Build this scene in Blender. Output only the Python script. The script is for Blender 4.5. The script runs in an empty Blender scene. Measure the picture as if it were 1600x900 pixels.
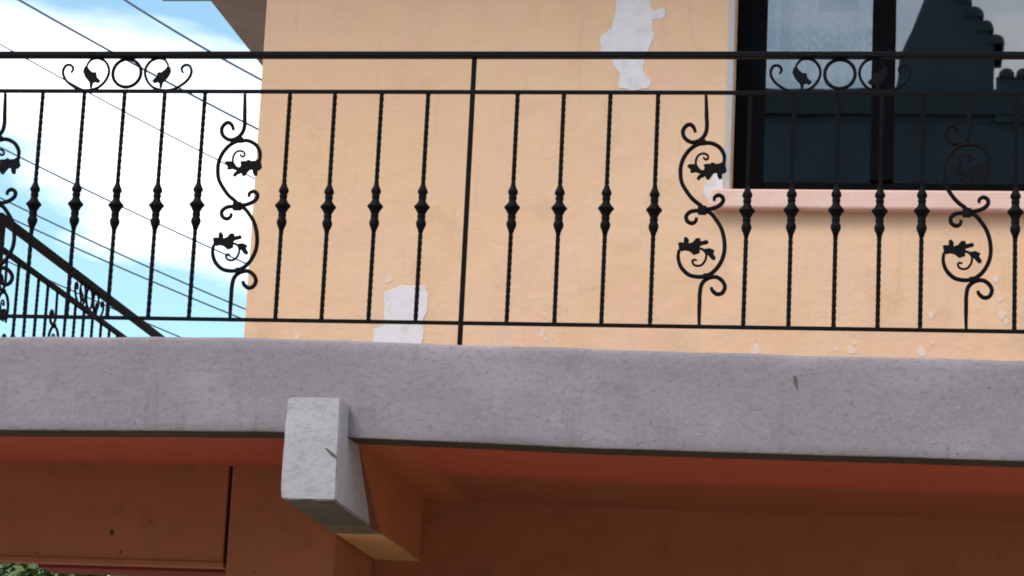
import bpy, bmesh, math, random
from mathutils import Vector, Matrix, noise
random.seed(7)
scene = bpy.context.scene
col = scene.collection

# ------------------------------------------------------------------ camera
cam_d = bpy.data.cameras.new('camera'); cam = bpy.data.objects.new('camera', cam_d); col.objects.link(cam)
scene.camera = cam
cam_d.sensor_width = 36.0; cam_d.lens = 99.27; cam_d.clip_start = 0.1; cam_d.clip_end = 2000
YAW, PITCH, ROLL = 0.15881, 0.21749, 0.04787
F_ = Vector((-math.sin(YAW)*math.cos(PITCH), math.cos(YAW)*math.cos(PITCH), math.sin(PITCH)))
r_ = Vector((math.cos(YAW), math.sin(YAW), 0)); u_ = r_.cross(F_)
r2 = r_*math.cos(ROLL) + u_*math.sin(ROLL); u2 = -r_*math.sin(ROLL) + u_*math.cos(ROLL)
m3 = Matrix((r2, u2, -F_)).transposed()
cam.matrix_world = Matrix.Translation((1.5254, -8.3995, 1.6)) @ m3.to_4x4()

# ------------------------------------------------------------------ sky and sun
SUN_EL, SUN_AZ = math.radians(52), math.radians(218)     # azimuth clockwise from +Y
CLOUD_OFF = (9.141, -1.3796, 8.8595)
world = bpy.data.worlds.new('World'); scene.world = world; world.use_nodes = True
nt = world.node_tree; nt.nodes.clear(); N = nt.nodes.new; L = nt.links.new
sky = N('ShaderNodeTexSky'); sky.sky_type = 'NISHITA'; sky.sun_disc = False
sky.sun_elevation = SUN_EL; sky.sun_rotation = SUN_AZ; sky.air_density = 1.0; sky.dust_density = 0.6; sky.ozone_density = 1.5
tc = N('ShaderNodeTexCoord'); sep = N('ShaderNodeSeparateXYZ'); L(tc.outputs['Generated'], sep.inputs[0])
mx = N('ShaderNodeMath'); mx.operation = 'MAXIMUM'; L(sep.outputs['Z'], mx.inputs[0]); mx.inputs[1].default_value = 0.02
ad = N('ShaderNodeMath'); ad.operation = 'ADD'; L(mx.outputs[0], ad.inputs[0]); ad.inputs[1].default_value = 0.12
dv = N('ShaderNodeVectorMath'); dv.operation = 'DIVIDE'; L(tc.outputs['Generated'], dv.inputs[0])
cb = N('ShaderNodeCombineXYZ'); L(ad.outputs[0], cb.inputs[0]); L(ad.outputs[0], cb.inputs[1]); cb.inputs[2].default_value = 1
L(cb.outputs[0], dv.inputs[1])
of = N('ShaderNodeVectorMath'); of.operation = 'ADD'; L(dv.outputs[0], of.inputs[0]); of.inputs[1].default_value = CLOUD_OFF
cn = N('ShaderNodeTexNoise'); L(of.outputs[0], cn.inputs['Vector']); cn.inputs['Scale'].default_value = 1.58
cn.inputs['Detail'].default_value = 7; cn.inputs['Roughness'].default_value = 0.5; cn.inputs['Distortion'].default_value = 0.3
cr = N('ShaderNodeValToRGB'); L(cn.outputs['Fac'], cr.inputs[0])
cr.color_ramp.elements[0].position = 0.459; cr.color_ramp.elements[1].position = 0.583
cr.color_ramp.elements[0].color = (0, 0, 0, 1); cr.color_ramp.elements[1].color = (1, 1, 1, 1)
tint = N('ShaderNodeMix'); tint.data_type = 'RGBA'; tint.blend_type = 'MULTIPLY'; tint.inputs['Factor'].default_value = 1.0
L(sky.outputs[0], tint.inputs['A']); tint.inputs['B'].default_value = (1.0, 1.13, 1.0, 1)
mixc = N('ShaderNodeMix'); mixc.data_type = 'RGBA'; L(cr.outputs[0], mixc.inputs['Factor'])
L(tint.outputs['Result'], mixc.inputs['A']); mixc.inputs['B'].default_value = (8.8, 9.0, 9.4, 1)
bg = N('ShaderNodeBackground'); bg.inputs['Strength'].default_value = 0.10; L(mixc.outputs['Result'], bg.inputs[0])
wo = N('ShaderNodeOutputWorld'); L(bg.outputs[0], wo.inputs[0])

sd = bpy.data.lights.new('sun', 'SUN'); sd.energy = 1.3; sd.angle = math.radians(28); sd.color = (1.0, 0.95, 0.88)
sun = bpy.data.objects.new('sun', sd); col.objects.link(sun)
sv = Vector((math.sin(SUN_AZ)*math.cos(SUN_EL), math.cos(SUN_AZ)*math.cos(SUN_EL), math.sin(SUN_EL)))
sun.rotation_euler = (-sv).to_track_quat('-Z', 'Y').to_euler(); sun.location = (-6, -10, 14)

scene.view_settings.view_transform = 'Standard'; scene.view_settings.look = 'None'
scene.view_settings.gamma = 1.0; scene.view_settings.use_curve_mapping = False
scene.view_settings.exposure = 1.17
scene.cycles.filter_width = 1.9

# ------------------------------------------------------------------ helpers
def obj(name, me, mat=None, parent=None, smooth=False):
    o = bpy.data.objects.new(name, me); col.objects.link(o)
    if mat is not None and not me.materials: me.materials.append(mat)
    if smooth:
        for p in me.polygons: p.use_smooth = True
    if parent is not None: attach(o, parent)
    return o
BASE = {}
def attach(o, parent):
    o.parent = parent
    o.matrix_parent_inverse = BASE.get(parent.name, Matrix.Identity(4))
def empty(name, loc, label, cat, group=None):
    o = bpy.data.objects.new(name, None); col.objects.link(o); o.location = loc; o.empty_display_size = 0.2
    BASE[o.name] = Matrix.Translation(loc).inverted()
    tag(o, label, cat, group); return o
def tag(o, label, cat, group=None, kind=None):
    o['label'] = label; o['category'] = cat
    if group: o['group'] = group
    if kind: o['kind'] = kind
    return o
def mesh(name, v, f):
    me = bpy.data.meshes.new(name); me.from_pydata([tuple(p) for p in v], [], f); me.update(); return me
def bm_mesh(name, bm):
    bmesh.ops.recalc_face_normals(bm, faces=bm.faces[:])
    me = bpy.data.meshes.new(name); bm.to_mesh(me); bm.free(); return me
def box(name, a, b, bevel=0.0, seg=2):
    bm = bmesh.new(); bmesh.ops.create_cube(bm, size=1)
    for v in bm.verts:
        v.co = Vector([(a[i]+b[i])/2 + v.co[i]*(b[i]-a[i]) for i in range(3)])
    if bevel: bmesh.ops.bevel(bm, geom=bm.edges[:], offset=bevel, segments=seg, affect='EDGES', profile=0.5)
    return bm_mesh(name, bm)
def catmull(P, n=4):
    P = [Vector(p) for p in P]; out = []
    for i in range(len(P)-1):
        p0 = P[i-1] if i else P[0]*2-P[1]; p1, p2 = P[i], P[i+1]
        p3 = P[i+2] if i+2 < len(P) else P[-1]*2-P[-2]
        for k in range(n):
            t = k/n
            out.append(0.5*((2*p1)+(p2-p0)*t+(2*p0-5*p1+4*p2-p3)*t*t+(3*p1-p0-3*p2+p3)*t**3))
    out.append(P[-1]); return out
def ribbon(name, P, w, d, taper=0.0, closed=False, n=4, endw=None):
    """bar of chamfered section swept along a path in the x-z plane; w in plane, d across"""
    Q = P if closed else catmull(P, n)
    Q = [Vector(q) for q in Q]; K = len(Q); v = []; f = []
    c = 0.3
    for i, q in enumerate(Q):
        a = Q[(i-1) % K] if (closed or i) else Q[0]; b = Q[(i+1) % K] if (closed or i < K-1) else Q[-1]
        t = (b-a).normalized(); nn = Vector((-t.y, t.x))
        s = 1.0
        if taper and not closed:
            e = min(i, K-1-i)/max(1, K*0.10)
            s = 1.0 - taper*max(0, 1-e)
        ww, dd = w*s/2, d/2
        for (x, y) in ((1, 1-2*c), (1-2*c, 1), (-1+2*c, 1), (-1, 1-2*c), (-1, -1+2*c), (-1+2*c, -1), (1-2*c, -1), (1, -1+2*c)):
            p = q + nn*ww*x; v.append((p.x, dd*y, p.y))
    S = 8; R = K if closed else K-1
    for i in range(R):
        for k in range(S):
            a = i*S+k; b = i*S+(k+1) % S; cc = ((i+1) % K)*S+(k+1) % S; e = ((i+1) % K)*S+k
            f.append((a, b, cc, e))
    if not closed:
        f.append(tuple(range(S-1, -1, -1))); f.append(tuple((K-1)*S+k for k in range(S)))
    return mesh(name, v, f)
def plate(name, P, d, bev=0.0015):
    """flat outline in x-z given a thickness, edges chamfered"""
    bm = bmesh.new(); vs = [bm.verts.new((p[0], -d/2, p[1])) for p in P]
    fc = bm.faces.new(vs)
    r = bmesh.ops.extrude_face_region(bm, geom=[fc])
    for g in r['geom']:
        if isinstance(g, bmesh.types.BMVert): g.co.y = d/2
    if bev: bmesh.ops.bevel(bm, geom=[e for e in bm.edges if abs(e.verts[0].co.y-e.verts[1].co.y) < 1e-6], offset=bev, segments=1, affect='EDGES')
    bmesh.ops.triangulate(bm, faces=[f for f in bm.faces if len(f.verts) > 4])
    return bm_mesh(name, bm)
def jag(P, amp, n=5, seed=0):
    out = []
    for i in range(len(P)):
        a = Vector(P[i]); b = Vector(P[(i+1) % len(P)])
        for k in range(n):
            p = a.lerp(b, k/n); q = Vector((p.x*30, p.y*30, seed))
            out.append((p.x+amp*noise.noise(q), p.y+amp*noise.noise(q+Vector((9, 4, 0)))))
    return out
def mm(Lst): return [Vector((a/1000.0, b/1000.0)) for a, b in Lst]
def tube(name, P, rad, sides=6):
    v = []; f = []; K = len(P); P = [Vector(p) for p in P]
    for i, p in enumerate(P):
        t = (P[min(i+1, K-1)]-P[max(i-1, 0)]).normalized()
        a = t.cross(Vector((0, 0, 1))).normalized(); b = t.cross(a)
        r = rad[i] if isinstance(rad, (list, tuple)) else rad
        for k in range(sides):
            an = 2*math.pi*k/sides; v.append(p+a*r*math.cos(an)+b*r*math.sin(an))
    for i in range(K-1):
        for k in range(sides):
            f.append((i*sides+k, i*sides+(k+1) % sides, (i+1)*sides+(k+1) % sides, (i+1)*sides+k))
    f.append(tuple(range(sides-1, -1, -1))); f.append(tuple((K-1)*sides+k for k in range(sides)))
    return mesh(name, v, f)

# ------------------------------------------------------------------ materials
class M:
    """small node-material builder: base colour mottled by layered noise, plus bump"""
    def __init__(s, name, base, rough=0.8, spec=0.3, metal=0.0):
        s.m = bpy.data.materials.new(name); s.m.use_nodes = True; s.t = s.m.node_tree
        s.p = s.t.nodes['Principled BSDF']; s.p.inputs['Roughness'].default_value = rough
        s.p.inputs['Specular IOR Level'].default_value = spec; s.p.inputs['Metallic'].default_value = metal
        s.p.inputs['Base Color'].default_value = (*base, 1)
        g = s.t.nodes.new('ShaderNodeNewGeometry'); s.pos = g.outputs['Position']
        rgb = s.t.nodes.new('ShaderNodeRGB'); rgb.outputs[0].default_value = (*base, 1); s.c = rgb.outputs[0]; s.h = None
    def noise(s, scale, detail=5, rough=0.55, stretch=(1, 1, 1), dist=0.0, off=(0, 0, 0)):
        mp = s.t.nodes.new('ShaderNodeMapping'); s.t.links.new(s.pos, mp.inputs[0]); mp.inputs['Scale'].default_value = stretch
        mp.inputs['Location'].default_value = off
        n = s.t.nodes.new('ShaderNodeTexNoise'); s.t.links.new(mp.outputs[0], n.inputs['Vector'])
        n.inputs['Scale'].default_value = scale; n.inputs['Detail'].default_value = detail
        n.inputs['Roughness'].default_value = rough; n.inputs['Distortion'].default_value = dist
        return n.outputs['Fac']
    def ramp(s, fac, a, b):
        r = s.t.nodes.new('ShaderNodeMapRange'); s.t.links.new(fac, r.inputs['Value'])
        r.inputs['From Min'].default_value = a; r.inputs['From Max'].default_value = b; r.interpolation_type = 'SMOOTHSTEP'
        return r.outputs[0]
    def mul(s, a, b):
        n = s.t.nodes.new('ShaderNodeMath'); n.operation = 'MULTIPLY'
        for k, q in enumerate((a, b)):
            if isinstance(q, (int, float)): n.inputs[k].default_value = q
            else: s.t.links.new(q, n.inputs[k])
        return n.outputs[0]
    def mix(s, fac, colour, amount=1.0):
        n = s.t.nodes.new('ShaderNodeMix'); n.data_type = 'RGBA'
        s.t.links.new(s.mul(fac, amount), n.inputs['Factor']); s.t.links.new(s.c, n.inputs['A'])
        n.inputs['B'].default_value = (*colour, 1); s.c = n.outputs['Result']; return s
    def bump(s, fac, strength, dist):
        b = s.t.nodes.new('ShaderNodeBump'); b.inputs['Strength'].default_value = strength; b.inputs['Distance'].default_value = dist
        s.t.links.new(fac, b.inputs['Height'])
        if s.h is not None: s.t.links.new(s.h, b.inputs['Normal'])
        s.h = b.outputs[0]; return s
    def done(s):
        s.t.links.new(s.c, s.p.inputs['Base Color'])
        if s.h is not None: s.t.links.new(s.h, s.p.inputs['Normal'])
        return s.m

def mat_iron():
    m = M('black_iron_paint', (0.0025, 0.0027, 0.004), rough=0.68, spec=0.10)
    m.mix(m.ramp(m.noise(35), 0.5, 0.75), (0.006, 0.0048, 0.0045), 0.6)
    m.bump(m.noise(160, 3), 0.35, 0.002); return m.done()
IRON = mat_iron()
def mat_peach():
    m = M('peach_wall_paint', (0.785, 0.490, 0.305), rough=0.75, spec=0.25)
    m.mix(m.ramp(m.noise(1.3, 4, off=(3, 1, 2)), 0.35, 0.7), (0.79, 0.52, 0.345), 0.8)
    m.mix(m.ramp(m.noise(5.5, 6, 0.6, dist=0.4), 0.52, 0.72), (0.66, 0.40, 0.235), 0.45)
    m.mix(m.ramp(m.noise(9, 5, 0.6, stretch=(3.0, 1, 0.35)), 0.58, 0.75), (0.60, 0.385, 0.25), 0.35)
    m.mix(m.ramp(m.noise(3.2, 5, 0.6, stretch=(1.6, 1, 0.7), off=(7, 2, 5)), 0.50, 0.68), (0.78, 0.475, 0.33), 0.7)
    m.mix(m.ramp(m.noise(4.1, 5, 0.6, stretch=(1.8, 1, 0.6), off=(1, 9, 3)), 0.54, 0.70), (0.77, 0.495, 0.295), 0.6)
    m.mix(m.ramp(m.noise(34, 5, 0.7, stretch=(0.5, 1, 1.8)), 0.66, 0.76), (0.54, 0.33, 0.21), 0.55)
    # hairline cracks, thinned out by a broad mask
    vo = m.t.nodes.new('ShaderNodeTexVoronoi'); vo.feature = 'DISTANCE_TO_EDGE'; vo.inputs['Scale'].default_value = 2.6
    wv = m.t.nodes.new('ShaderNodeVectorMath'); wv.operation = 'MULTIPLY_ADD'
    nc = m.t.nodes.new('ShaderNodeTexNoise'); nc.inputs['Scale'].default_value = 7; nc.inputs['Detail'].default_value = 6; m.t.links.new(m.pos, nc.inputs['Vector'])
    m.t.links.new(nc.outputs['Color'], wv.inputs[0]); wv.inputs[1].default_value = (.25, .25, .25); m.t.links.new(m.pos, wv.inputs[2])
    m.t.links.new(wv.outputs[0], vo.inputs['Vector'])
    m.mix(m.mul(m.ramp(vo.outputs['Distance'], 0.008, 0.001), m.ramp(m.noise(1.7, 3, off=(4, 4, 1)), 0.50, 0.62)), (0.50, 0.31, 0.20), 0.22)
    # dust and splash marks near the floor of the balcony
    sp = m.t.nodes.new('ShaderNodeSeparateXYZ'); m.t.links.new(m.pos, sp.inputs[0])
    m.mix(m.mul(m.ramp(sp.outputs[2], 3.75, 3.45), m.ramp(m.noise(8, 6, 0.7), 0.48, 0.7)), (0.62, 0.47, 0.36), 0.5)
    m.bump(m.noise(3.5, 4), 0.35, 0.03).bump(m.noise(15, 5, 0.65, stretch=(0.8, 1, 1.1), dist=0.8), 0.38, 0.007).bump(m.noise(60, 4, 0.7), 0.3, 0.003)
    return m.done()
PEACH = mat_peach()
def mat_cement(name, base, light, dark, seed):
    m = M(name, base, rough=0.92, spec=0.15)
    m.mix(m.ramp(m.noise(2.2, 6, 0.65, stretch=(0.8, 1, 1.5), off=(seed, 0, 0)), 0.45, 0.7), light, 0.8)
    m.mix(m.ramp(m.noise(7, 6, 0.7, off=(0, seed, 0)), 0.52, 0.75), dark, 0.7)
    m.mix(m.ramp(m.noise(48, 5, 0.75, stretch=(0.7, 1, 1.4)), 0.48, 0.68), dark, 0.75)
    m.mix(m.ramp(m.noise(95, 4, 0.75, stretch=(0.8, 1, 1.2)), 0.52, 0.70), light, 0.8)
    m.mix(m.ramp(m.noise(11, 6, 0.7, stretch=(2.2, 1, 0.22), off=(seed, 2, 0)), 0.56, 0.74), dark, 0.5)
    m.mix(m.ramp(m.noise(75, 2, 0.4, off=(0, 0, seed)), 0.735, 0.77), (0.07, 0.06, 0.06), 0.6)
    m.bump(m.noise(4, 3), 0.18, 0.03).bump(m.noise(60, 5, 0.75), 0.42, 0.005).bump(m.noise(300, 3, 0.7), 0.45, 0.002)
    return m.done()
CEMENT = mat_cement('grey_cement_render', (0.240, 0.206, 0.226), (0.305, 0.268, 0.296), (0.178, 0.152, 0.163), 3)
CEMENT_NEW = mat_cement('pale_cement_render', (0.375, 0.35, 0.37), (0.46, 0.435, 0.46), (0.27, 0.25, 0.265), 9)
CEMENT_RAW_SHADE = mat_cement('raw_slab_underside_shade', (0.055, 0.05, 0.04), (0.07, 0.062, 0.05), (0.035, 0.03, 0.025), 5)  # raw cement darkened so the shade under the slab sits in its colour
def mat_brown(name, base, lite, dark):
    m = M(name, base, rough=0.8, spec=0.25)
    m.mix(m.ramp(m.noise(2.0, 5, 0.6), 0.4, 0.7), lite, 0.6)
    m.mix(m.ramp(m.noise(9, 6, 0.65, dist=0.5), 0.5, 0.75), dark, 0.55)
    m.mix(m.ramp(m.noise(24, 2, 0.4), 0.74, 0.78), (0.03, 0.015, 0.01), 0.8)
    m.bump(m.noise(18, 5, 0.6), 0.35, 0.006).bump(m.noise(220, 2), 0.25, 0.0015); return m.done()
BROWN = mat_brown('brown_wall_paint', (0.305, 0.102, 0.047), (0.345, 0.122, 0.056), (0.21, 0.064, 0.031))
def mat_beam(name, base, lite, dark, edge, under):
    # painted beam: paint starts at a ragged edge, bare cement or old brown in front of it
    m = M(name, base, rough=0.8, spec=0.25)
    m.mix(m.ramp(m.noise(2.0, 5, 0.6), 0.4, 0.7), lite, 0.6)
    m.mix(m.ramp(m.noise(11, 6, 0.65, dist=0.5), 0.5, 0.75), dark, 0.55)
    sp = m.t.nodes.new('ShaderNodeSeparateXYZ'); m.t.links.new(m.pos, sp.inputs[0])
    a = m.t.nodes.new('ShaderNodeMath'); a.operation = 'MULTIPLY_ADD'; m.t.links.new(m.noise(16, 5, 0.6), a.inputs[0]); a.inputs[1].default_value = 0.07 if not under else 0.03
    m.t.links.new(sp.outputs[1], a.inputs[2])
    b = m.t.nodes.new('ShaderNodeMath'); b.operation = 'MULTIPLY_ADD'; m.t.links.new(sp.outputs[2], b.inputs[0]); b.inputs[1].default_value = 0.0 if under else 1.75
    m.t.links.new(a.outputs[0], b.inputs[2])
    e0 = 0.588 if under else 0.035+0.13+1.75*3.0
    m.mix(m.ramp(b.outputs[0], e0+(0.012 if under else 0.07), e0-(0.006 if under else 0.03)), edge, 0.92)
    m.bump(m.noise(18, 5, 0.6), 0.35, 0.006).bump(m.noise(220, 2), 0.25, 0.0015); return m.done()
ORANGE = mat_beam('orange_beam_paint', (0.38, 0.125, 0.047), (0.42, 0.15, 0.058), (0.30, 0.095, 0.04), (0.15, 0.062, 0.04), False)
TAN = mat_beam('tan_beam_underside', (0.54, 0.32, 0.14), (0.58, 0.36, 0.17), (0.44, 0.24, 0.10), (0.105, 0.095, 0.078), True)
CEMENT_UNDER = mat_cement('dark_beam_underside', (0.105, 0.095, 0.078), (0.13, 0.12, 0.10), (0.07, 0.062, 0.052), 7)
def mat_soffit():
    # red front band paints in ground bounce; orange strip beside beam, brown further back
    m = M('soffit_paint_and_bounce', (0.25, 0.076, 0.036), 0.8, 0.25)
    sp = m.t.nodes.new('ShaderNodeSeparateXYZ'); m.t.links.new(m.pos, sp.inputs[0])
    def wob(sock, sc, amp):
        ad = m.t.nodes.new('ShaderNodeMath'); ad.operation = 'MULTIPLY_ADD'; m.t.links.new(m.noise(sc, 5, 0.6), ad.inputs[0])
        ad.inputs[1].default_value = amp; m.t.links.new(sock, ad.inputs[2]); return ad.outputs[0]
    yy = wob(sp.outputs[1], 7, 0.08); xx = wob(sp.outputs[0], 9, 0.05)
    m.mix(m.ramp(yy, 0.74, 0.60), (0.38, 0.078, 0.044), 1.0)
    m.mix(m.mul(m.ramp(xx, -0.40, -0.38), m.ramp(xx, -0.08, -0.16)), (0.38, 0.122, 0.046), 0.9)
    m.mix(m.ramp(m.noise(9, 6, 0.65, dist=0.5), 0.5, 0.75), (0.24, 0.06, 0.032), 0.5)
    m.bump(m.noise(18, 5, 0.6), 0.35, 0.006).bump(m.noise(220, 2), 0.25, 0.0015); return m.done()
SOFFIT = mat_soffit()
DARKRED = mat_brown('dark_red_beam_paint', (0.20, 0.03, 0.02), (0.24, 0.04, 0.025), (0.13, 0.02, 0.015))
def mat_simple(name, base, dark, rough=0.8, sc=12, spec=0.3, bump=0.2):
    m = M(name, base, rough, spec); m.mix(m.ramp(m.noise(sc, 5, 0.6), 0.45, 0.7), dark, 0.7)
    m.bump(m.noise(sc*8, 3), bump, 0.002); return m.done()
WHITE = mat_simple('white_undercoat', (0.74, 0.69, 0.71), (0.64, 0.56, 0.53), 0.9, 22, 0.2, 0.5)
CHIP = mat_simple('worn_paint_chip', (0.77, 0.56, 0.44), (0.76, 0.68, 0.68), 0.85, 60)
PINK = mat_simple('pink_sill_paint', (0.77, 0.49, 0.41), (0.80, 0.60, 0.52), 0.7, 16)
FRAME = mat_simple('dark_window_frame', (0.002, 0.0018, 0.0024), (0.003, 0.0025, 0.0027), 0.5, 20, 0.05)
GREYPL = mat_simple('grey_plaster_edge', (0.50, 0.46, 0.45), (0.40, 0.37, 0.36), 0.85, 14)
ROOFC = mat_simple('roof_slab_render', (0.25, 0.205, 0.195), (0.34, 0.29, 0.28), 0.9, 4)
ROOM = mat_simple('dark_room_paint', (0.05, 0.06, 0.065), (0.04, 0.045, 0.05), 0.9, 4)
GROUND = mat_simple('dusty_concrete_ground', (0.36, 0.31, 0.25), (0.27, 0.23, 0.18), 0.95, 0.8)
CABLE = mat_simple('cable_sheath', (0.045, 0.07, 0.11), (0.06, 0.08, 0.12), 0.6, 4)
BARK = mat_simple('bark', (0.10, 0.07, 0.05), (0.06, 0.04, 0.03), 0.95, 14)
NWALL = mat_simple('neighbour_wall_paint', (0.06, 0.095, 0.12), (0.05, 0.08, 0.10), 0.9, 2)
NTILE = mat_simple('clay_roof_tile', (0.05, 0.075, 0.09), (0.04, 0.06, 0.07), 0.85, 6)
def mat_leaf():
    m = M('leaf', (0.05, 0.10, 0.025), 0.5, 0.4); m.mix(m.ramp(m.noise(6), 0.4, 0.65), (0.09, 0.14, 0.035), 0.9)
    return m.done()
LEAF = mat_leaf()
def mat_glass():
    m = bpy.data.materials.new('tinted_reflective_glass'); m.use_nodes = True; t = m.node_tree; t.nodes.clear()
    tr = t.nodes.new('ShaderNodeBsdfTransparent'); tr.inputs[0].default_value = (0.63, 0.65, 0.67, 1)
    gl = t.nodes.new('ShaderNodeBsdfGlossy'); gl.inputs['Roughness'].default_value = 0.012; gl.inputs[0].default_value = (0.96, 0.98, 1.0, 1)
    n = t.nodes.new('ShaderNodeTexNoise'); n.inputs['Scale'].default_value = 3.0; b = t.nodes.new('ShaderNodeBump')
    b.inputs['Strength'].default_value = 0.02; b.inputs['Distance'].default_value = 0.01
    g = t.nodes.new('ShaderNodeNewGeometry'); t.links.new(g.outputs['Position'], n.inputs['Vector'])
    t.links.new(n.outputs['Fac'], b.inputs['Height']); t.links.new(b.outputs[0], gl.inputs['Normal'])
    mxn = t.nodes.new('ShaderNodeMixShader'); mxn.inputs[0].default_value = 0.135
    t.links.new(tr.outputs[0], mxn.inputs[1]); t.links.new(gl.outputs[0], mxn.inputs[2])
    o = t.nodes.new('ShaderNodeOutputMaterial'); t.links.new(mxn.outputs[0], o.inputs[0]); return m
GLASS = mat_glass()
def mat_lace():
    m = M('white_lace', (0.86, 0.80, 0.78), 0.9, 0.1); t = m.t
    sp = t.nodes.new('ShaderNodeSeparateXYZ'); t.links.new(m.pos, sp.inputs[0])
    def op(o, a, b=0.0):
        n = t.nodes.new('ShaderNodeMath'); n.operation = o
        for k, q in enumerate((a, b)):
            if isinstance(q, (int, float)): n.inputs[k].default_value = q
            else: t.links.new(q, n.inputs[k])
        return n.outputs[0]
    u = op('SUBTRACT', op('FRACT', op('MULTIPLY', sp.outputs[0], 20.0)), 0.5)
    for z0 in (4.655, 4.615):
        v = op('MULTIPLY', op('SUBTRACT', sp.outputs[2], z0), 11.0)
        rr = op('SQRT', op('ADD', op('MULTIPLY', u, u), op('MULTIPLY', v, v)))
        m.mix(m.mul(m.ramp(rr, 0.44, 0.36), m.mul(m.ramp(rr, 0.16, 0.24), m.ramp(v, -0.05, 0.05))), (0.03, 0.05, 0.07), 1.0)
    m.mix(m.ramp(m.noise(60, 3, 0.6, stretch=(1.6, 0, 0.5)), 0.45, 0.6), (0.36, 0.36, 0.39), 0.6)
    return m.done()
LACE = mat_lace()

# ------------------------------------------------------------------ ground
g = obj('ground', mesh('ground', [(-300, -300, 0), (300, -300, 0), (300, 300, 0), (-300, 300, 0)], [(0, 1, 2, 3)]), GROUND)
g['kind'] = 'structure'; g['label'] = 'dusty pale concrete yard around the house'

# ------------------------------------------------------------------ house
YW, YL, YR, ZS = 0.95, 0.63, 1.25, 3.3      # upper wall, lower front wall, recessed lower wall, balcony floor
XR = 5.2
house = empty('house', (1.0, 3.0, 0.0), 'two storey peach painted house with a grey cement balcony edge', 'house')

def fascia():
    tops = [(-6, 3.288), (-1.43, 3.290), (-1.01, 3.297), (-.645, 3.301), (-.28, 3.295), (.04, 3.288), (.317, 3.286), (.59, 3.281), (.843, 3.277), (1.17, 3.273), (1.72, 3.269), (6, 3.262)]
    bots = [(-6, 2.985), (-1.40, 2.991), (-.544, 3.004), (-.37, 3.0), (-.28, 2.991), (.134, 2.983), (.408, 2.975), (1.69, 2.965), (6, 2.96)]
    def lerp(T, x):
        for (a, za), (b, zb) in zip(T, T[1:]):
            if x <= b: return za+(zb-za)*(x-a)/(b-a)
        return T[-1][1]
    v = []; f = []; xs = []; x = -6.0
    while x <= XR+1e-6: xs.append(x); x += 0.025 if -2.2 < x < 2.6 else 0.1
    NF = 12
    for x in xs:
        zt = lerp(tops, x) + 0.004*noise.noise((x*5, 2, 0)) + 0.0015*noise.noise((x*23, 5, 0))
        zb = lerp(bots, x) + 0.0012*noise.noise((x*4, 9, 0)) + 0.0012*noise.noise((x*31, 3, 0))
        row = [(x, 0.10, zt+0.002), (x, -0.045, zt), (x, -0.055, zt-0.004)]
        for k in range(NF):
            t = k/(NF-1); z = zt-0.014 + (zb+0.006-zt+0.014)*t
            row.append((x, -0.06 + 0.003*noise.noise((x*2.2, z*3, 1)) + 0.0008*noise.noise((x*11, z*14, 4)), z))
        row += [(x, -0.058, zb+0.001), (x, -0.056, zb), (x, 0.06, zb+0.001), (x, 0.06, zb+0.05)]
        v += row
    S = NF+7
    for i in range(len(xs)-1):
        for k in range(S-1): f.append((i*S+k, (i+1)*S+k, (i+1)*S+k+1, i*S+k+1))
    return mesh('balcony_fascia', v, f)
slab = obj('balcony_slab', mesh('balcony_slab', *(lambda P: (P[0], P[1]))((
    [(-6, .098, 3.05), (XR, .098, 3.05), (XR, YR+.25, 3.05), (-.9, YR+.25, 3.05), (-.9, 6.6, 3.05), (-2.36, 6.6, 3.05), (-2.36, 2.25, 3.05), (-6, 2.25, 3.05),
     (-6, .098, 3.262), (XR, .098, 3.262), (XR, YR+.25, 3.262), (-.9, YR+.25, 3.262), (-.9, 6.6, 3.262), (-2.36, 6.6, 3.262), (-2.36, 2.25, 3.262), (-6, 2.25, 3.262)],
    [(7, 6, 5, 4, 3, 2, 1, 0), (8, 9, 10, 11, 12, 13, 14, 15)] + [(i, (i+1) % 8, 8+(i+1) % 8, 8+i) for i in range(8)]))), CEMENT, house)
fa = obj('fascia', fascia(), CEMENT, slab, smooth=True)
fa.data.materials.append(CEMENT_RAW_SHADE)
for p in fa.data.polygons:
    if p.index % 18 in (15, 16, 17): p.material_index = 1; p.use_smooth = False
fa['label'] = 'lilac grey cement balcony edge with uneven top'
st = obj('stain', plate('stain', jag([(1.055, 3.205), (1.062, 3.209), (1.066, 3.203), (1.063, 3.190), (1.069, 3.176), (1.064, 3.172), (1.058, 3.188)], .002, 2), .002, 0), CEMENT_UNDER, slab)
for v in st.data.vertices: v.co.y += -.0622
# painted soffit: two strips either side of the beam
BX0, BX1 = -0.465, -0.297
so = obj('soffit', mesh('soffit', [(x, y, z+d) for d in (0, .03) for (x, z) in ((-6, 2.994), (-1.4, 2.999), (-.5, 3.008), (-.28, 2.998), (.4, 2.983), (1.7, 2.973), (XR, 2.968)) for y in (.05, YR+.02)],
    [(2*i, 2*i+2, 2*i+3, 2*i+1) for i in range(6)] + [(14+2*i, 14+2*i+1, 14+2*i+3, 14+2*i+2) for i in range(6)] + [(2*i, 14+2*i, 16+2*i, 2*i+2) for i in range(6)]), SOFFIT, slab); so['label'] = 'painted underside of the balcony with red bounce light coloured into the front'

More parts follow.
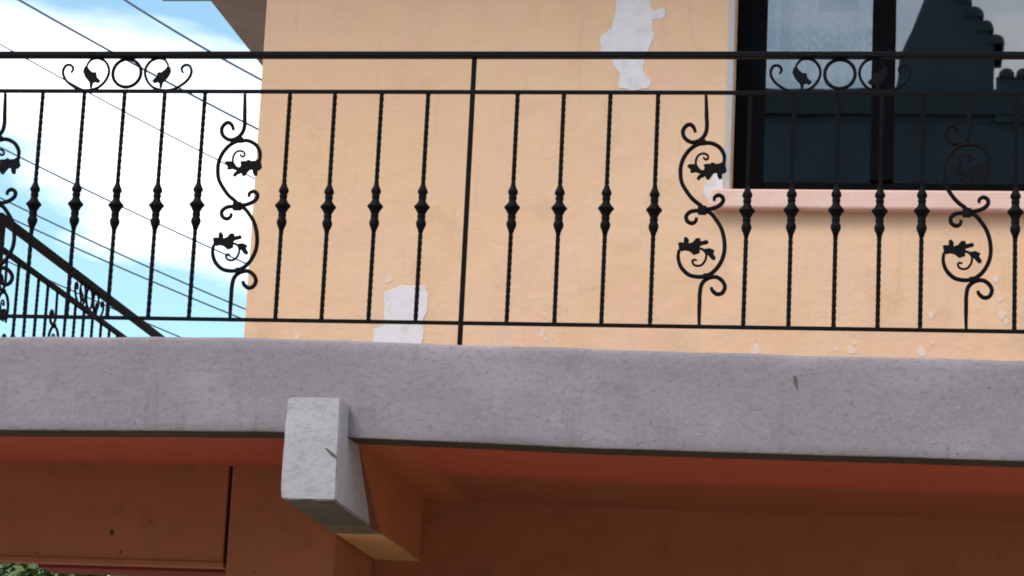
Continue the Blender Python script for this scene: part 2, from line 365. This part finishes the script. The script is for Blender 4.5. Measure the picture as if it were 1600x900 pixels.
# beam end: pale cement nose, painted root with a slanted joint
def wedge(name, y0t, y0b, y1t, y1b, zt, zb, x0=BX0, x1=BX1, bev=0.004, step=None):
    v = []
    for x in (x0, x1):
        v += [(x, y0t, zt), (x, y1t, zt), (x, y1b, zb), (x, y0b, zb)]
    f = [(0, 1, 2, 3), (7, 6, 5, 4), (0, 4, 5, 1), (1, 5, 6, 2), (2, 6, 7, 3), (3, 7, 4, 0)]
    bm = bmesh.new(); vs = [bm.verts.new(p) for p in v]
    for q in f: bm.faces.new([vs[i] for i in q])
    if bev: bmesh.ops.bevel(bm, geom=bm.edges[:], offset=bev, segments=2, affect='EDGES')
    bmesh.ops.triangulate(bm, faces=bm.faces[:])
    bmesh.ops.subdivide_edges(bm, edges=bm.edges[:], cuts=6, use_grid_fill=True)
    for vv in bm.verts:
        c = vv.co; vv.co = c + Vector((noise.noise(c*14), noise.noise(c*14+Vector((5, 0, 0))), noise.noise(c*14+Vector((0, 7, 0)))))*0.0025
        e = (abs(c.y-y0t) < .012) + (abs(c.z-zb) < .012) + (min(abs(c.x-x0), abs(c.x-x1)) < .012)
        if e >= 2 and bev > .003: vv.co += Vector(((x0+x1)/2-c.x, .05, (zt+zb)/2-c.z)).normalized()*max(0, noise.noise(c*38)-.05)*.010
    return bm_mesh(name, bm)
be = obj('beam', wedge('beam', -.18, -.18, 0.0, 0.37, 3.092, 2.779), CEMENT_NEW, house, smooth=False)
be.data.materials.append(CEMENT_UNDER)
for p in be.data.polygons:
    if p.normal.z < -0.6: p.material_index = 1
be['label'] = 'pale cement beam end jutting out below the balcony edge'
sc = obj('scratch_mark', plate('scratch_mark', [(-.338, 2.938), (-.329, 2.936), (-.310, 2.922), (-.299, 2.913), (-.302, 2.908), (-.318, 2.919)], .002, 0), CEMENT_UNDER, be)
for v in sc.data.vertices: v.co.y += -.1808
br = obj('painted_root', wedge('painted_root', 0.006, 0.376, YR+.02, YR+.02, 3.03, 2.781, BX0+.003, BX1-.003, bev=0.002), ORANGE, be)
br['label'] = 'orange painted rear of the beam with tan underside'
br.data.materials.append(TAN)
for p in br.data.polygons:
    if p.normal.z < -0.6: p.material_index = 1

# lower storey
obj('pilaster', box('pilaster', (-.83, YL, 0), (BX0-.001, YR+.2, 3.03), .006), BROWN, house)
obj('lower_wall', box('lower_wall', (BX0+.001, YR, 0), (XR, YR+.2, 3.03)), BROWN, house)
li = obj('lintel', box('lintel', (-6, YL+.002, 2.668), (-.842, YL+.087, 3.03), 0.004), BROWN, house); li['label'] = 'brown lintel over the open carport'
obj('lintel_moulding', box('lintel_moulding', (-6, YL-.004, 2.664), (-.839, YL+.02, 2.683), 0.004), BROWN, li)
obj('inner_beam', box('inner_beam', (-1.54, YL+.2, 2.67), (-.836, 1.0, 2.9), 0.004), DARKRED, house)
obj('pier', box('pier', (-.82, YR+.205, 0), (-.55, 6.4, 3.03)), BROWN, house)
def patch(name, P, Y, mat, parent, amp=0.006, th=0.003, seed=0, n=5):
    me = plate(name, jag(P, amp, n, seed), th, 0.0012)
    for v in me.vertices: v.co.y += Y - th*0.25
    return obj(name, me, mat, parent)
# upper storey: front wall with a window opening
WX0, WX1, WZ0, WZ1 = 0.766, 2.60, 4.042, 5.25
def wall_with_hole(name, x0, x1, z0, z1, y0, y1):
    xs = [x0, WX0, WX1, x1]; zs = [z0, WZ0, WZ1, z1]; v = []; f = []
    for y in (y0, y1):
        for z in zs:
            for x in xs: v.append((x, y, z))
    I = lambda k, j, i: k*16+j*4+i
    for j in range(3):
        for i in range(3):
            if i == 1 and j == 1: continue
            f.append((I(0, j, i), I(0, j, i+1), I(0, j+1, i+1), I(0, j+1, i)))
            f.append((I(1, j, i), I(1, j+1, i), I(1, j+1, i+1), I(1, j, i+1)))
    f += [(I(0, 1, 1), I(1, 1, 1), I(1, 1, 2), I(0, 1, 2)), (I(0, 2, 1), I(0, 2, 2), I(1, 2, 2), I(1, 2, 1)),
          (I(0, 1, 1), I(0, 2, 1), I(1, 2, 1), I(1, 1, 1)), (I(0, 1, 2), I(1, 1, 2), I(1, 2, 2), I(0, 2, 2))]
    for i in range(3): f += [(I(0, 3, i), I(0, 3, i+1), I(1, 3, i+1), I(1, 3, i)), (I(0, 0, i), I(1, 0, i), I(1, 0, i+1), I(0, 0, i+1))]
    for j in range(3): f += [(I(0, j, 0), I(0, j+1, 0), I(1, j+1, 0), I(1, j, 0)), (I(0, j, 3), I(1, j, 3), I(1, j+1, 3), I(0, j+1, 3))]
    return mesh(name, v, f)
XC = -0.905
uw = obj('upper_wall', wall_with_hole('upper_wall', XC, XR, 3.265, 5.80, YW, YW+.2), PEACH, house)
obj('side_wall', box('side_wall', (XC+.001, YW+.202, 3.265), (XC+.2, 8.6, 5.799)), PEACH, house)
obj('side_wall', box('side_wall', (XR-.2, YW+.202, 0), (XR, 8.6, 5.799)), PEACH, house)
obj('back_wall', box('back_wall', (XC, 8.602, 0), (XR, 8.8, 5.799)), PEACH, house)
PA = [(.348, 4.729), (.348, 4.682), (.337, 4.624), (.301, 4.6), (.299, 4.542), (.346, 4.507), (.367, 4.468), (.372, 4.407), (.42, 4.400), (.474, 4.408), (.478, 4.438), (.454, 4.468), (.457, 4.514), (.473, 4.565), (.485, 4.6), (.474, 4.654), (.506, 4.654), (.523, 4.677), (.513, 4.696), (.478, 4.691), (.458, 4.729), (.459, 4.80), (.44, 4.86), (.36, 4.85), (.345, 4.79)]
PB = [(-.419, 3.668), (-.364, 3.696), (-.307, 3.692), (-.276, 3.697), (-.261, 3.661), (-.263, 3.609), (-.278, 3.564), (-.272, 3.53), (-.279, 3.47), (-.35, 3.43), (-.447, 3.45), (-.447, 3.539), (-.412, 3.555), (-.419, 3.596), (-.41, 3.63)]
PC = [(.673, 4.034), (.683, 4.072), (.702, 4.077), (.715, 4.111), (.738, 4.125), (.742, 4.05), (.742, 3.985), (.734, 3.972), (.705, 3.985)]
for k, P in enumerate((PA, PB, PC)):
    patch('undercoat_patch', P, YW, WHITE, uw, 0.007, seed=k*3)['label'] = 'white undercoat where peach paint has come off'
for k, (x, z, r) in enumerate([(q[0], q[1], q[2]*.85) for q in [(-.408, 3.716, .016), (.137, 3.537, .012), (.15, 3.515, .010), (.868, 3.490, .026), (1.136, 3.495, .010), (1.189, 3.496, .017), (1.20, 3.52, .008), (1.423, 3.490, .018), (1.455, 3.519, .009), (1.663, 3.743, .013), (1.453, 3.619, .012), (1.686, 3.625, .018), (1.675, 3.671, .010), (1.234, 3.735, .007), (-.715, 3.512, .014), (.962, 3.599, .007), (1.29, 3.74, .006), (1.70, 3.60, .012)]]):
    P = [(x+r*(1+.9*noise.noise((k*1.7, i*.9, 3.3)))*math.cos(i*math.pi/4), z+r*(1+.9*noise.noise((k*1.3, i*.8, 8.2)))*math.sin(i*math.pi/4)*1.1) for i in range(8)]
    patch('paint_chip', P, YW, CHIP, uw, 0.006, 0.0016, seed=k+20, n=4)

# window
window = obj('window', box('window', (WX0+.003, YW+.10, WZ0+.003), (.868, YW+.16, WZ1-.003), 0.004), FRAME, house)
window['label'] = 'dark framed window with tinted panes'
FY0, FY1 = YW+.10, YW+.16
for a, b in (((.871, FY0, WZ0+.003), (WX1-.09, FY1, 4.103)), ((.871, FY0, WZ1-.07), (WX1-.09, FY1, WZ1-.003)), ((WX1-.087, FY0, WZ0+.003), (WX1-.003, FY1, WZ1-.003))):
    obj('frame', box('frame', a, b, 0.004), FRAME, window)
for x in (1.236, 1.90):
    obj('mullion', box('mullion', (x, FY0-.01, 4.106), (x+.08, FY1-.003, WZ1-.073), 0.005), FRAME, window)
for a, b in ((.869, 1.238), (1.314, 1.902), (1.978, WX1-.088)):
    obj('pane', box('pane', (a, YW+.128, 4.10), (b, YW+.1285, WZ1-.07)), GLASS, window)
sill = obj('sill', box('sill', (.705, YW-.045, 3.972), (WX1+.08, YW+.098, 4.040), 0.008), PINK, window)
sill['label'] = 'pink painted window sill'
obj('plaster_edge', box('plaster_edge', (.744, YW-.004, 4.045), (.765, YW+.06, WZ1+.05), 0.002), GREYPL, window)
# dark room behind the window
rm = mesh('room', [(.0, YW+.21, 3.28), (4, YW+.21, 3.28), (4, 5, 3.28), (0, 5, 3.28), (0, YW+.21, 5.7), (4, YW+.21, 5.7), (4, 5, 5.7), (0, 5, 5.7)],
          [(0, 1, 2, 3), (4, 7, 6, 5), (3, 2, 6, 7), (0, 3, 7, 4), (1, 5, 6, 2)])
obj('room', rm, ROOM, house)

# roof slab with its step on the left
ZR = 5.80
rs = mesh('roof', [(-2.013, 4.15, ZR), (-2.013, 9.4, ZR), (XR+.6, 9.4, ZR), (XR+.6, .05, ZR), (-2.25, .05, ZR), (-2.25, 4.15, ZR),
                   (-2.013, 4.15, ZR+.18), (-2.013, 9.4, ZR+.18), (XR+.6, 9.4, ZR+.18), (XR+.6, .05, ZR+.18), (-2.25, .05, ZR+.18), (-2.25, 4.15, ZR+.18)],
          [(0, 1, 2, 3, 4, 5), (11, 10, 9, 8, 7, 6)] + [(i, 6+i, 6+(i+1) % 6, (i+1) % 6) for i in range(6)])
obj('roof', rs, ROOFC, house)

# ------------------------------------------------------------------ curtain behind the first pane
def curtain(name, x0, x1, ztop, zhem):
    v = []; f = []; NX, NZ = 60, 30
    for j in range(NZ+1):
        for i in range(NX+1):
            x = x0+(x1-x0)*i/NX; zb = zhem + 0.012*abs(math.sin(x*75)); z = ztop+(zb-ztop)*j/NZ
            v.append((x, YW+.235 + 0.012*math.sin(x*95+1.5*math.sin(z*3)) + 0.006*math.sin(x*41+z*4), z))
    for j in range(NZ):
        for i in range(NX):
            a = j*(NX+1)+i; c = (Vector(v[a])+Vector(v[a+NX+2]))/2
            if 1.04 < c.x < 1.18 and c.z > 4.765: continue      # opening between the gathered sides
            f.append((a, a+1, a+NX+2, a+NX+1))
    return mesh(name, v, f)
c1 = obj('curtain', curtain('curtain', .94, 1.30, 5.2, 4.50), LACE, smooth=True)
tag(c1, 'wide white lace curtain hanging behind the narrow window pane', 'curtain')
c2 = obj('curtain', curtain('curtain', .83, .908, 5.2, 4.50), LACE, smooth=True)
tag(c2, 'narrow strip of white lace curtain beside the window frame', 'curtain')

# ------------------------------------------------------------------ railings
stemU = [(0, 800), (3, 752), (4, 730), (6, 699), (1, 674), (-16, 655), (-40, 649), (-62, 663), (-68, 684), (-60, 700), (-47, 706), (-35, 697), (-29, 681)]
upC = [(62, 577), (63, 594), (61, 611), (48, 632), (26, 645), (5, 647), (-19, 643), (-42, 628), (-60, 604), (-70, 576), (-71, 548), (-66, 520), (-52, 495), (-31, 468), (-5, 447), (4, 437), (26, 437), (49, 446), (62, 459), (62, 473), (49, 481), (37, 474), (36, 463)]
loC = [(-17, 409), (-19, 398), (-29, 391), (-42, 395), (-49, 407), (-46, 419), (-32, 429), (-8, 431), (21, 427), (42, 405), (61, 374), (71, 335), (71, 297), (59, 263), (37, 236), (11, 224), (-13, 223), (-37, 230), (-59, 252), (-69, 281), (-67, 307)]
stemL = [(2, 72), (1, 113), (1, 142), (1, 171), (6, 200), (22, 217), (47, 223), (67, 212), (77, 193), (70, 174), (54, 169), (40, 179), (35, 190)]
leafU = [(56, 587), (67, 577), (72, 559), (64, 550), (58, 549), (58, 533), (49, 531), (43, 541), (41, 552), (32, 550), (24, 540), (17, 529), (8, 533), (7, 541), (-8, 534), (-14, 527), (-21, 532), (-17, 541), (-9, 548), (-23, 553), (-39, 551), (-42, 555), (-39, 560), (-51, 571), (-46, 579), (-29, 579), (-21, 569), (-10, 560), (1, 560), (3, 569), (-1, 576), (6, 580), (18, 580), (27, 585), (37, 580), (51, 582)]
curlU = [(-6, 555), (-21, 571), (-25, 586), (-21, 602), (-12, 611), (0, 613), (10, 608), (13, 599), (7, 594), (1, 597), (-2, 602)]
leafL = [(-67, 305), (-71, 329), (-61, 331), (-54, 329), (-53, 346), (-45, 348), (-38, 339), (-38, 327), (-25, 332), (-16, 344), (-4, 344), (-1, 334), (18, 339), (23, 332), (19, 326), (2, 322), (-5, 317), (8, 310), (27, 313), (42, 306), (38, 296), (46, 284), (44, 275), (34, 277), (24, 289), (13, 298), (3, 306), (-4, 308), (-3, 298), (-15, 293), (-22, 291), (-27, 296), (-37, 303), (-50, 305), (-59, 302)]
curlL = [(3, 313), (16, 296), (15, 277), (6, 262), (-5, 257), (-18, 259), (-25, 269), (-21, 276), (-11, 274)]
ornC = [(-186, 870), (-180, 881), (-183, 891), (-194, 897), (-206, 893), (-213, 877), (-210, 860), (-198, 842), (-179, 827), (-158, 816), (-133, 812), (-109, 815), (-89, 823), (-71, 841), (-61, 864), (-61, 884), (-71, 904), (-86, 915), (-104, 919), (-122, 914), (-135, 897)]
ornL = [(-130, 902), (-143, 888), (-146, 874), (-138, 856), (-121, 836), (-119, 820), (-112, 820), (-110, 836), (-101, 839), (-95, 834), (-85, 843), (-93, 851), (-99, 857), (-102, 872), (-114, 872), (-125, 881), (-132, 890)]
ZTOP, ZMID, ZBOT = 0.930, 0.8087, 0.0667        # rail centres above the slab

def twisted_bar(name, z0, z1, side):
    n = int((z1-z0)/0.0052); v = []; f = []; h = side/2; c = 0.72
    base = [(h, h*c), (h*c, h), (-h*c, h), (-h, h*c), (-h, -h*c), (-h*c, -h), (h*c, -h), (h, -h*c)]
    for i in range(n+1):
        z = z0+(z1-z0)*i/n
        k = min(1.0, abs(z-0.434)/0.34)          # the ends stay square to the rails
        a = (z-z0)/0.021*math.pi/2
        for x, y in base: v.append((x*math.cos(a)-y*math.sin(a), x*math.sin(a)+y*math.cos(a), z))
    for i in range(n):
        for k in range(8): f.append((i*8+k, i*8+(k+1) % 8, (i+1)*8+(k+1) % 8, (i+1)*8+k))
    f.append(tuple(range(7, -1, -1))); f.append(tuple(n*8+k for k in range(8)))
    return mesh(name, v, f)
def knot(name):
    prof = [(-36, 3.4), (-31, 5), (-27, 7.0), (-24.5, 7.8), (-21.5, 7.4), (-19, 5.4), (-17, 6.2), (-13.5, 6.2), (-11.5, 5.2), (-7, 6.7), (-3, 10.2), (-0.8, 12.2), (1, 12.2), (3.2, 10.0), (7, 7.8), (11.3, 5.7), (13.5, 6.3), (16.5, 6.3), (18.7, 5.5), (22.5, 7.3), (26.5, 7.9), (30.5, 6.8), (35, 4.8), (40, 3.4)]
    v = []; f = []; S = 14; s = 1/487.0
    for (dz, r) in prof:
        for k in range(S): a = 2*math.pi*k/S; v.append((r*s*math.cos(a), r*s*math.sin(a), 0.434-dz*s))
    K = len(prof)
    for i in range(K-1):
        for k in range(S): f.append((i*S+k, (i+1)*S+k, (i+1)*S+(k+1) % S, i*S+(k+1) % S))
    f.append(tuple(range(S))); f.append(tuple((K-1)*S+k for k in range(S-1, -1, -1)))
    return mesh(name, v, f)
ME_BAR = twisted_bar('baluster', 0.070, 0.805, 0.0118); ME_KNOT = knot('knot')
for me in (ME_BAR, ME_KNOT): me.materials.append(IRON)
for p in ME_KNOT.polygons: p.use_smooth = True
SCR = {'stem': [ribbon('stem', mm(stemU), .0125, .011, .25), ribbon('stem', mm(stemL), .0125, .011, .25)],
       'scroll': [ribbon('scroll', mm(upC), .0125, .011, .25), ribbon('scroll', mm(loC), .0125, .011, .25)],
       'leaf': [plate('leaf', mm(leafU), .008), plate('leaf', mm(leafL), .008)],
       'tendril': [ribbon('tendril', mm(curlU), .0072, .007, .3), ribbon('tendril', mm(curlL), .0072, .007, .3)],
       'collar': [box('collar', (-.0135, -.010, .419), (.0135, .010, .446), .003), box('collar', (-.020, -.009, .640), (.004, .009, .658), .003), box('collar', (.010, -.009, .215), (.034, .009, .233), .003)]}
ME_RING = ribbon('ring', [Vector((.0465*math.cos(a*math.pi/24), .8695+.0465*math.sin(a*math.pi/24))) for a in range(48)], .0105, .011, closed=True)
CP = mm(ornC); LP = mm(ornL); flip = lambda P: [Vector((-p.x, p.y)) for p in P]
ORN = {'scroll': [ribbon('scroll', CP, .0085, .010, .25), ribbon('scroll', flip(CP), .0085, .010, .25)],
       'leaf': [plate('leaf', LP, .008), plate('leaf', list(reversed(flip(LP))), .008)]}
for d in (SCR, ORN):
    for ms in d.values():
        for me in ms: me.materials.append(IRON)
ME_RING.materials.append(IRON)

def railing(root, org, along, length0, length1, bars, scrolls, rings, posts, bold=1.0):
    """rails along a straight line; positions are metres along it"""
    T = Matrix.Translation(org) @ Matrix.Rotation(along, 4, 'Z')
    def put(name, me, parent, u=0.0, dz=0.0, rot=0.0):
        o = obj(name, me, IRON, parent)
        o.matrix_parent_inverse = Matrix.Identity(4)
        o.matrix_basis = (Matrix.Identity(4) if parent is not root else
                          Matrix.Translation(root.location).inverted() @ T @ Matrix.Translation((u, 0, dz)) @ Matrix.Rotation(rot, 4, 'Z'))
        return o
    put('top_rail', box('top_rail', (length0, -.016, ZTOP-.0095*bold), (length1, .016, ZTOP+.0085*bold), .003), root)
    put('middle_rail', box('middle_rail', (length0, -.006*bold, ZMID-.0058*bold), (length1, .006*bold, ZMID+.0058*bold), .0015), root)
    put('bottom_rail', box('bottom_rail', (length0, -.006, ZBOT-.0056), (length1, .006, ZBOT+.0056), .0015), root)
    for u in bars:
        b = put('baluster', ME_BAR, root, u, random.uniform(-.003, .003), random.uniform(0, 6.28))
        b.matrix_basis = b.matrix_basis @ Matrix.Rotation(random.uniform(-.003, .003), 4, 'Y')
        put('knot', ME_KNOT, b)
    for u in scrolls:
        s = put('scroll_baluster', SCR['scroll'][0], root, u)
        put('scroll', SCR['scroll'][1], s)
        for k in ('stem', 'leaf', 'tendril', 'collar'):
            for me in SCR[k]: put(k, me, s)
    for u in rings:
        r = put('ring_ornament', ME_RING, root, u)
        for k in ('scroll', 'leaf'):
            for me in ORN[k]: put(k, me, r)
    for u, w in posts:
        put('post', box('post', (-w/2, -w/2, -.045), (w/2, w/2, ZTOP-.010), .002), root, u)
ra = empty('balcony_railing', (0, 0, ZS), 'black wrought iron railing along the front edge of the grey balcony', 'railing', 'railings of the balcony')
BARS = [-2.19, -2.055, -1.92, -1.785, -1.65, -1.3746, -1.2368, -1.1042, -.9713, -.8397, -.5616, -.4144, -.2656, -.1169, .1684, .317, .462, .612, .896, 1.0329, 1.169, 1.301, 1.4279, 1.7071, 1.845, 1.98, 2.12, 2.26]
railing(ra, (0, 0, ZS), 0.0, -3.0, 3.2, BARS, [-1.503, -.709, .760, 1.563, 2.40, -2.33], [-1.103, 1.171], [(.0256, .0145), (2.55, .0145)])
rb = empty('balcony_railing', (-2.26, 2.15, ZS), 'black wrought iron railing running back along the landing beside the house', 'railing', 'railings of the balcony')
railing(rb, (-2.26, 2.15, ZS), math.pi/2, 0.0, 4.2, [.29, .42, .55, .68, .94, 1.07, 1.20, 1.33, 1.46, 1.59, 1.72, 1.85, 2.1, 2.24, 2.38, 2.52, 2.9, 3.1, 3.3], [.14, .81, 1.98], [1.26], [(.0, .05), (4.2, .05)], 1.7)

# ------------------------------------------------------------------ overhead wires
def wire(x, a, b, ya, yb, rad, label, sag=0.10):
    """a, b: (x, z) at the depth of the near and far end"""
    A = Vector((a[0], ya, a[1])); B = Vector((b[0], yb, b[1]))
    P = []
    for i in range(-24, 49):
        t = i/24
        p = A.lerp(B, t); p.z += sag*(t*(t-1)); P.append(p)
    o = obj('power_line', tube('power_line', P, rad, 6), CABLE)
    tag(o, label, 'power line', 'overhead wires crossing the sky')
WIRES = [((-5.784, 8.44), (-3.779, 7.391), .0095, 'thick overhead cable passing behind the ring ornament towards the house corner'),
         ((-4.922, 8.438), (-3.786, 7.791), .0095, 'thick overhead cable passing just below the tip of the roof eave'),
         ((-5.909, 8.076), (-3.768, 6.993), 0.0062, 'thin overhead wire running behind the upper leaf of the scrolled baluster'),
         ((-5.834, 7.236), (-3.808, 6.332), .0066, 'overhead wire passing behind the baluster knots'),
         ((-5.798, 6.829), (-3.773, 5.970), .0070, 'upper wire of the close pair behind the lower balusters'),
         ((-5.787, 6.706), (-3.818, 5.905), .0070, 'lower wire of the close pair behind the lower balusters'),
         ((-5.800, 6.369), (-3.800, 5.570), .0062, 'lowest overhead wire dipping behind the grey balcony edge')]
for k, (a, b, rad, lab) in enumerate(WIRES): wire(k, a, b, 12.0, 12.0, rad, lab, 0.06)

# ------------------------------------------------------------------ tree seen under the lintel
def tree(loc, h, r, label):
    t = empty('garden_tree', loc, label, 'tree')
    x, y, z = loc
    obj('trunk', tube('trunk', [(x, y, 0), (x+.05, y+.03, h*.35), (x-.03, y, h*.65), (x, y, h*.9)], [.07, .06, .045, .02], 8), BARK, t)
    for k in range(6):
        a = k*1.05; s = h*(.4+.06*k)
        obj('limb', tube('limb', [(x, y, s), (x+.25*math.cos(a), y+.25*math.sin(a), s+.25), (x+.5*math.cos(a), y+.5*math.sin(a), s+.42)], [.03, .02, .008], 6), BARK, t)
    v = []; f = []; rnd = random.Random(3)
    for i in range(26000):
        d = Vector((rnd.gauss(0, 1), rnd.gauss(0, 1), rnd.gauss(0, 1))).normalized()*(rnd.random()**0.45)
        c = Vector((x+d.x*r, y+d.y*r, h*.72+d.z*h*.26))
        if noise.noise(c*2.6) < -0.3: continue
        ax = Vector((rnd.gauss(0, 1), rnd.gauss(0, 1), rnd.gauss(0, .6))).normalized(); up = ax.orthogonal().normalized()
        l = rnd.uniform(.035, .07); w = l*.38; n0 = len(v)
        v += [c, c+ax*l*.5+up*w, c+ax*l, c+ax*l*.5-up*w]; f.append((n0, n0+1, n0+2, n0+3))
    obj('crown', mesh('crown', v, f), LEAF, t)
tree((-3.45, 6.2, 0), 3.75, .85, 'small leafy green tree showing under the brown lintel')

# ------------------------------------------------------------------ house across the yard (mirrored in the window)
nb = empty('neighbour_house', (2, -13, 0), 'house across the yard with clay tiled roof mirrored in the window panes', 'house')
obj('wall', box('wall', (-9, -20, 0), (11, -12.06, 8.155)), NWALL, nb)
rf = obj('roof', mesh('roof', [(-9.6, -12, 8.38), (11.6, -12, 8.38), (11.6, -16.2, 8.62), (-9.6, -16.2, 8.62), (-9.6, -12, 8.16), (11.6, -12, 8.16), (11.6, -16.2, 8.16), (-9.6, -16.2, 8.16)],
     [(0, 1, 2, 3), (7, 6, 5, 4), (0, 4, 5, 1), (1, 5, 6, 2), (2, 6, 7, 3), (3, 7, 4, 0)]), NTILE, nb)
ME_TILE = mesh('roof_tile', [(.062*math.cos(a*math.pi/6)*q, -y, .075*math.sin(a*math.pi/6)*q) for y, q in ((0, 1), (.45, .85)) for a in range(7)],
               [(k, k+1, k+8, k+7) for k in range(6)] + [(6, 5, 4, 3, 2, 1, 0), (7, 8, 9, 10, 11, 12, 13)])
ME_TILE.materials.append(NTILE)
obj('parapet', box('parapet', (1.85, -12.7, 8.1), (9, -12.02, 8.47)), NWALL, nb)
for k in range(14):
    t = obj('roof_tile', ME_TILE, NTILE, rf); t.location = (1.93+k*.135, -11.99, 8.465)
gp = obj('gable', plate('gable', [(1.0, 8.1), (1.06, 8.61), (1.235, 9.11), (1.36, 9.45), (1.45, 9.36), (1.83, 8.80), (1.83, 8.1)], .8, 0), NWALL, nb)
for v in gp.data.vertices: v.co.y -= 12.45
for k in range(6):
    t = obj('roof_tile', ME_TILE, NTILE, gp); t.location = (1.40+k*.088, -12.03, 9.36-k*.118); t.scale = (1.15, 1.6, 1.15)
for k in range(2):
    x = -2.5+k*6
    w = obj('window', box('window', (x, -12.1, 4.2), (x+1.4, -12.02, 5.6), .01), FRAME, nb)
    obj('pane', box('pane', (x+.08, -12.018, 4.28), (x+1.32, -12.012, 5.52)), GLASS, w)
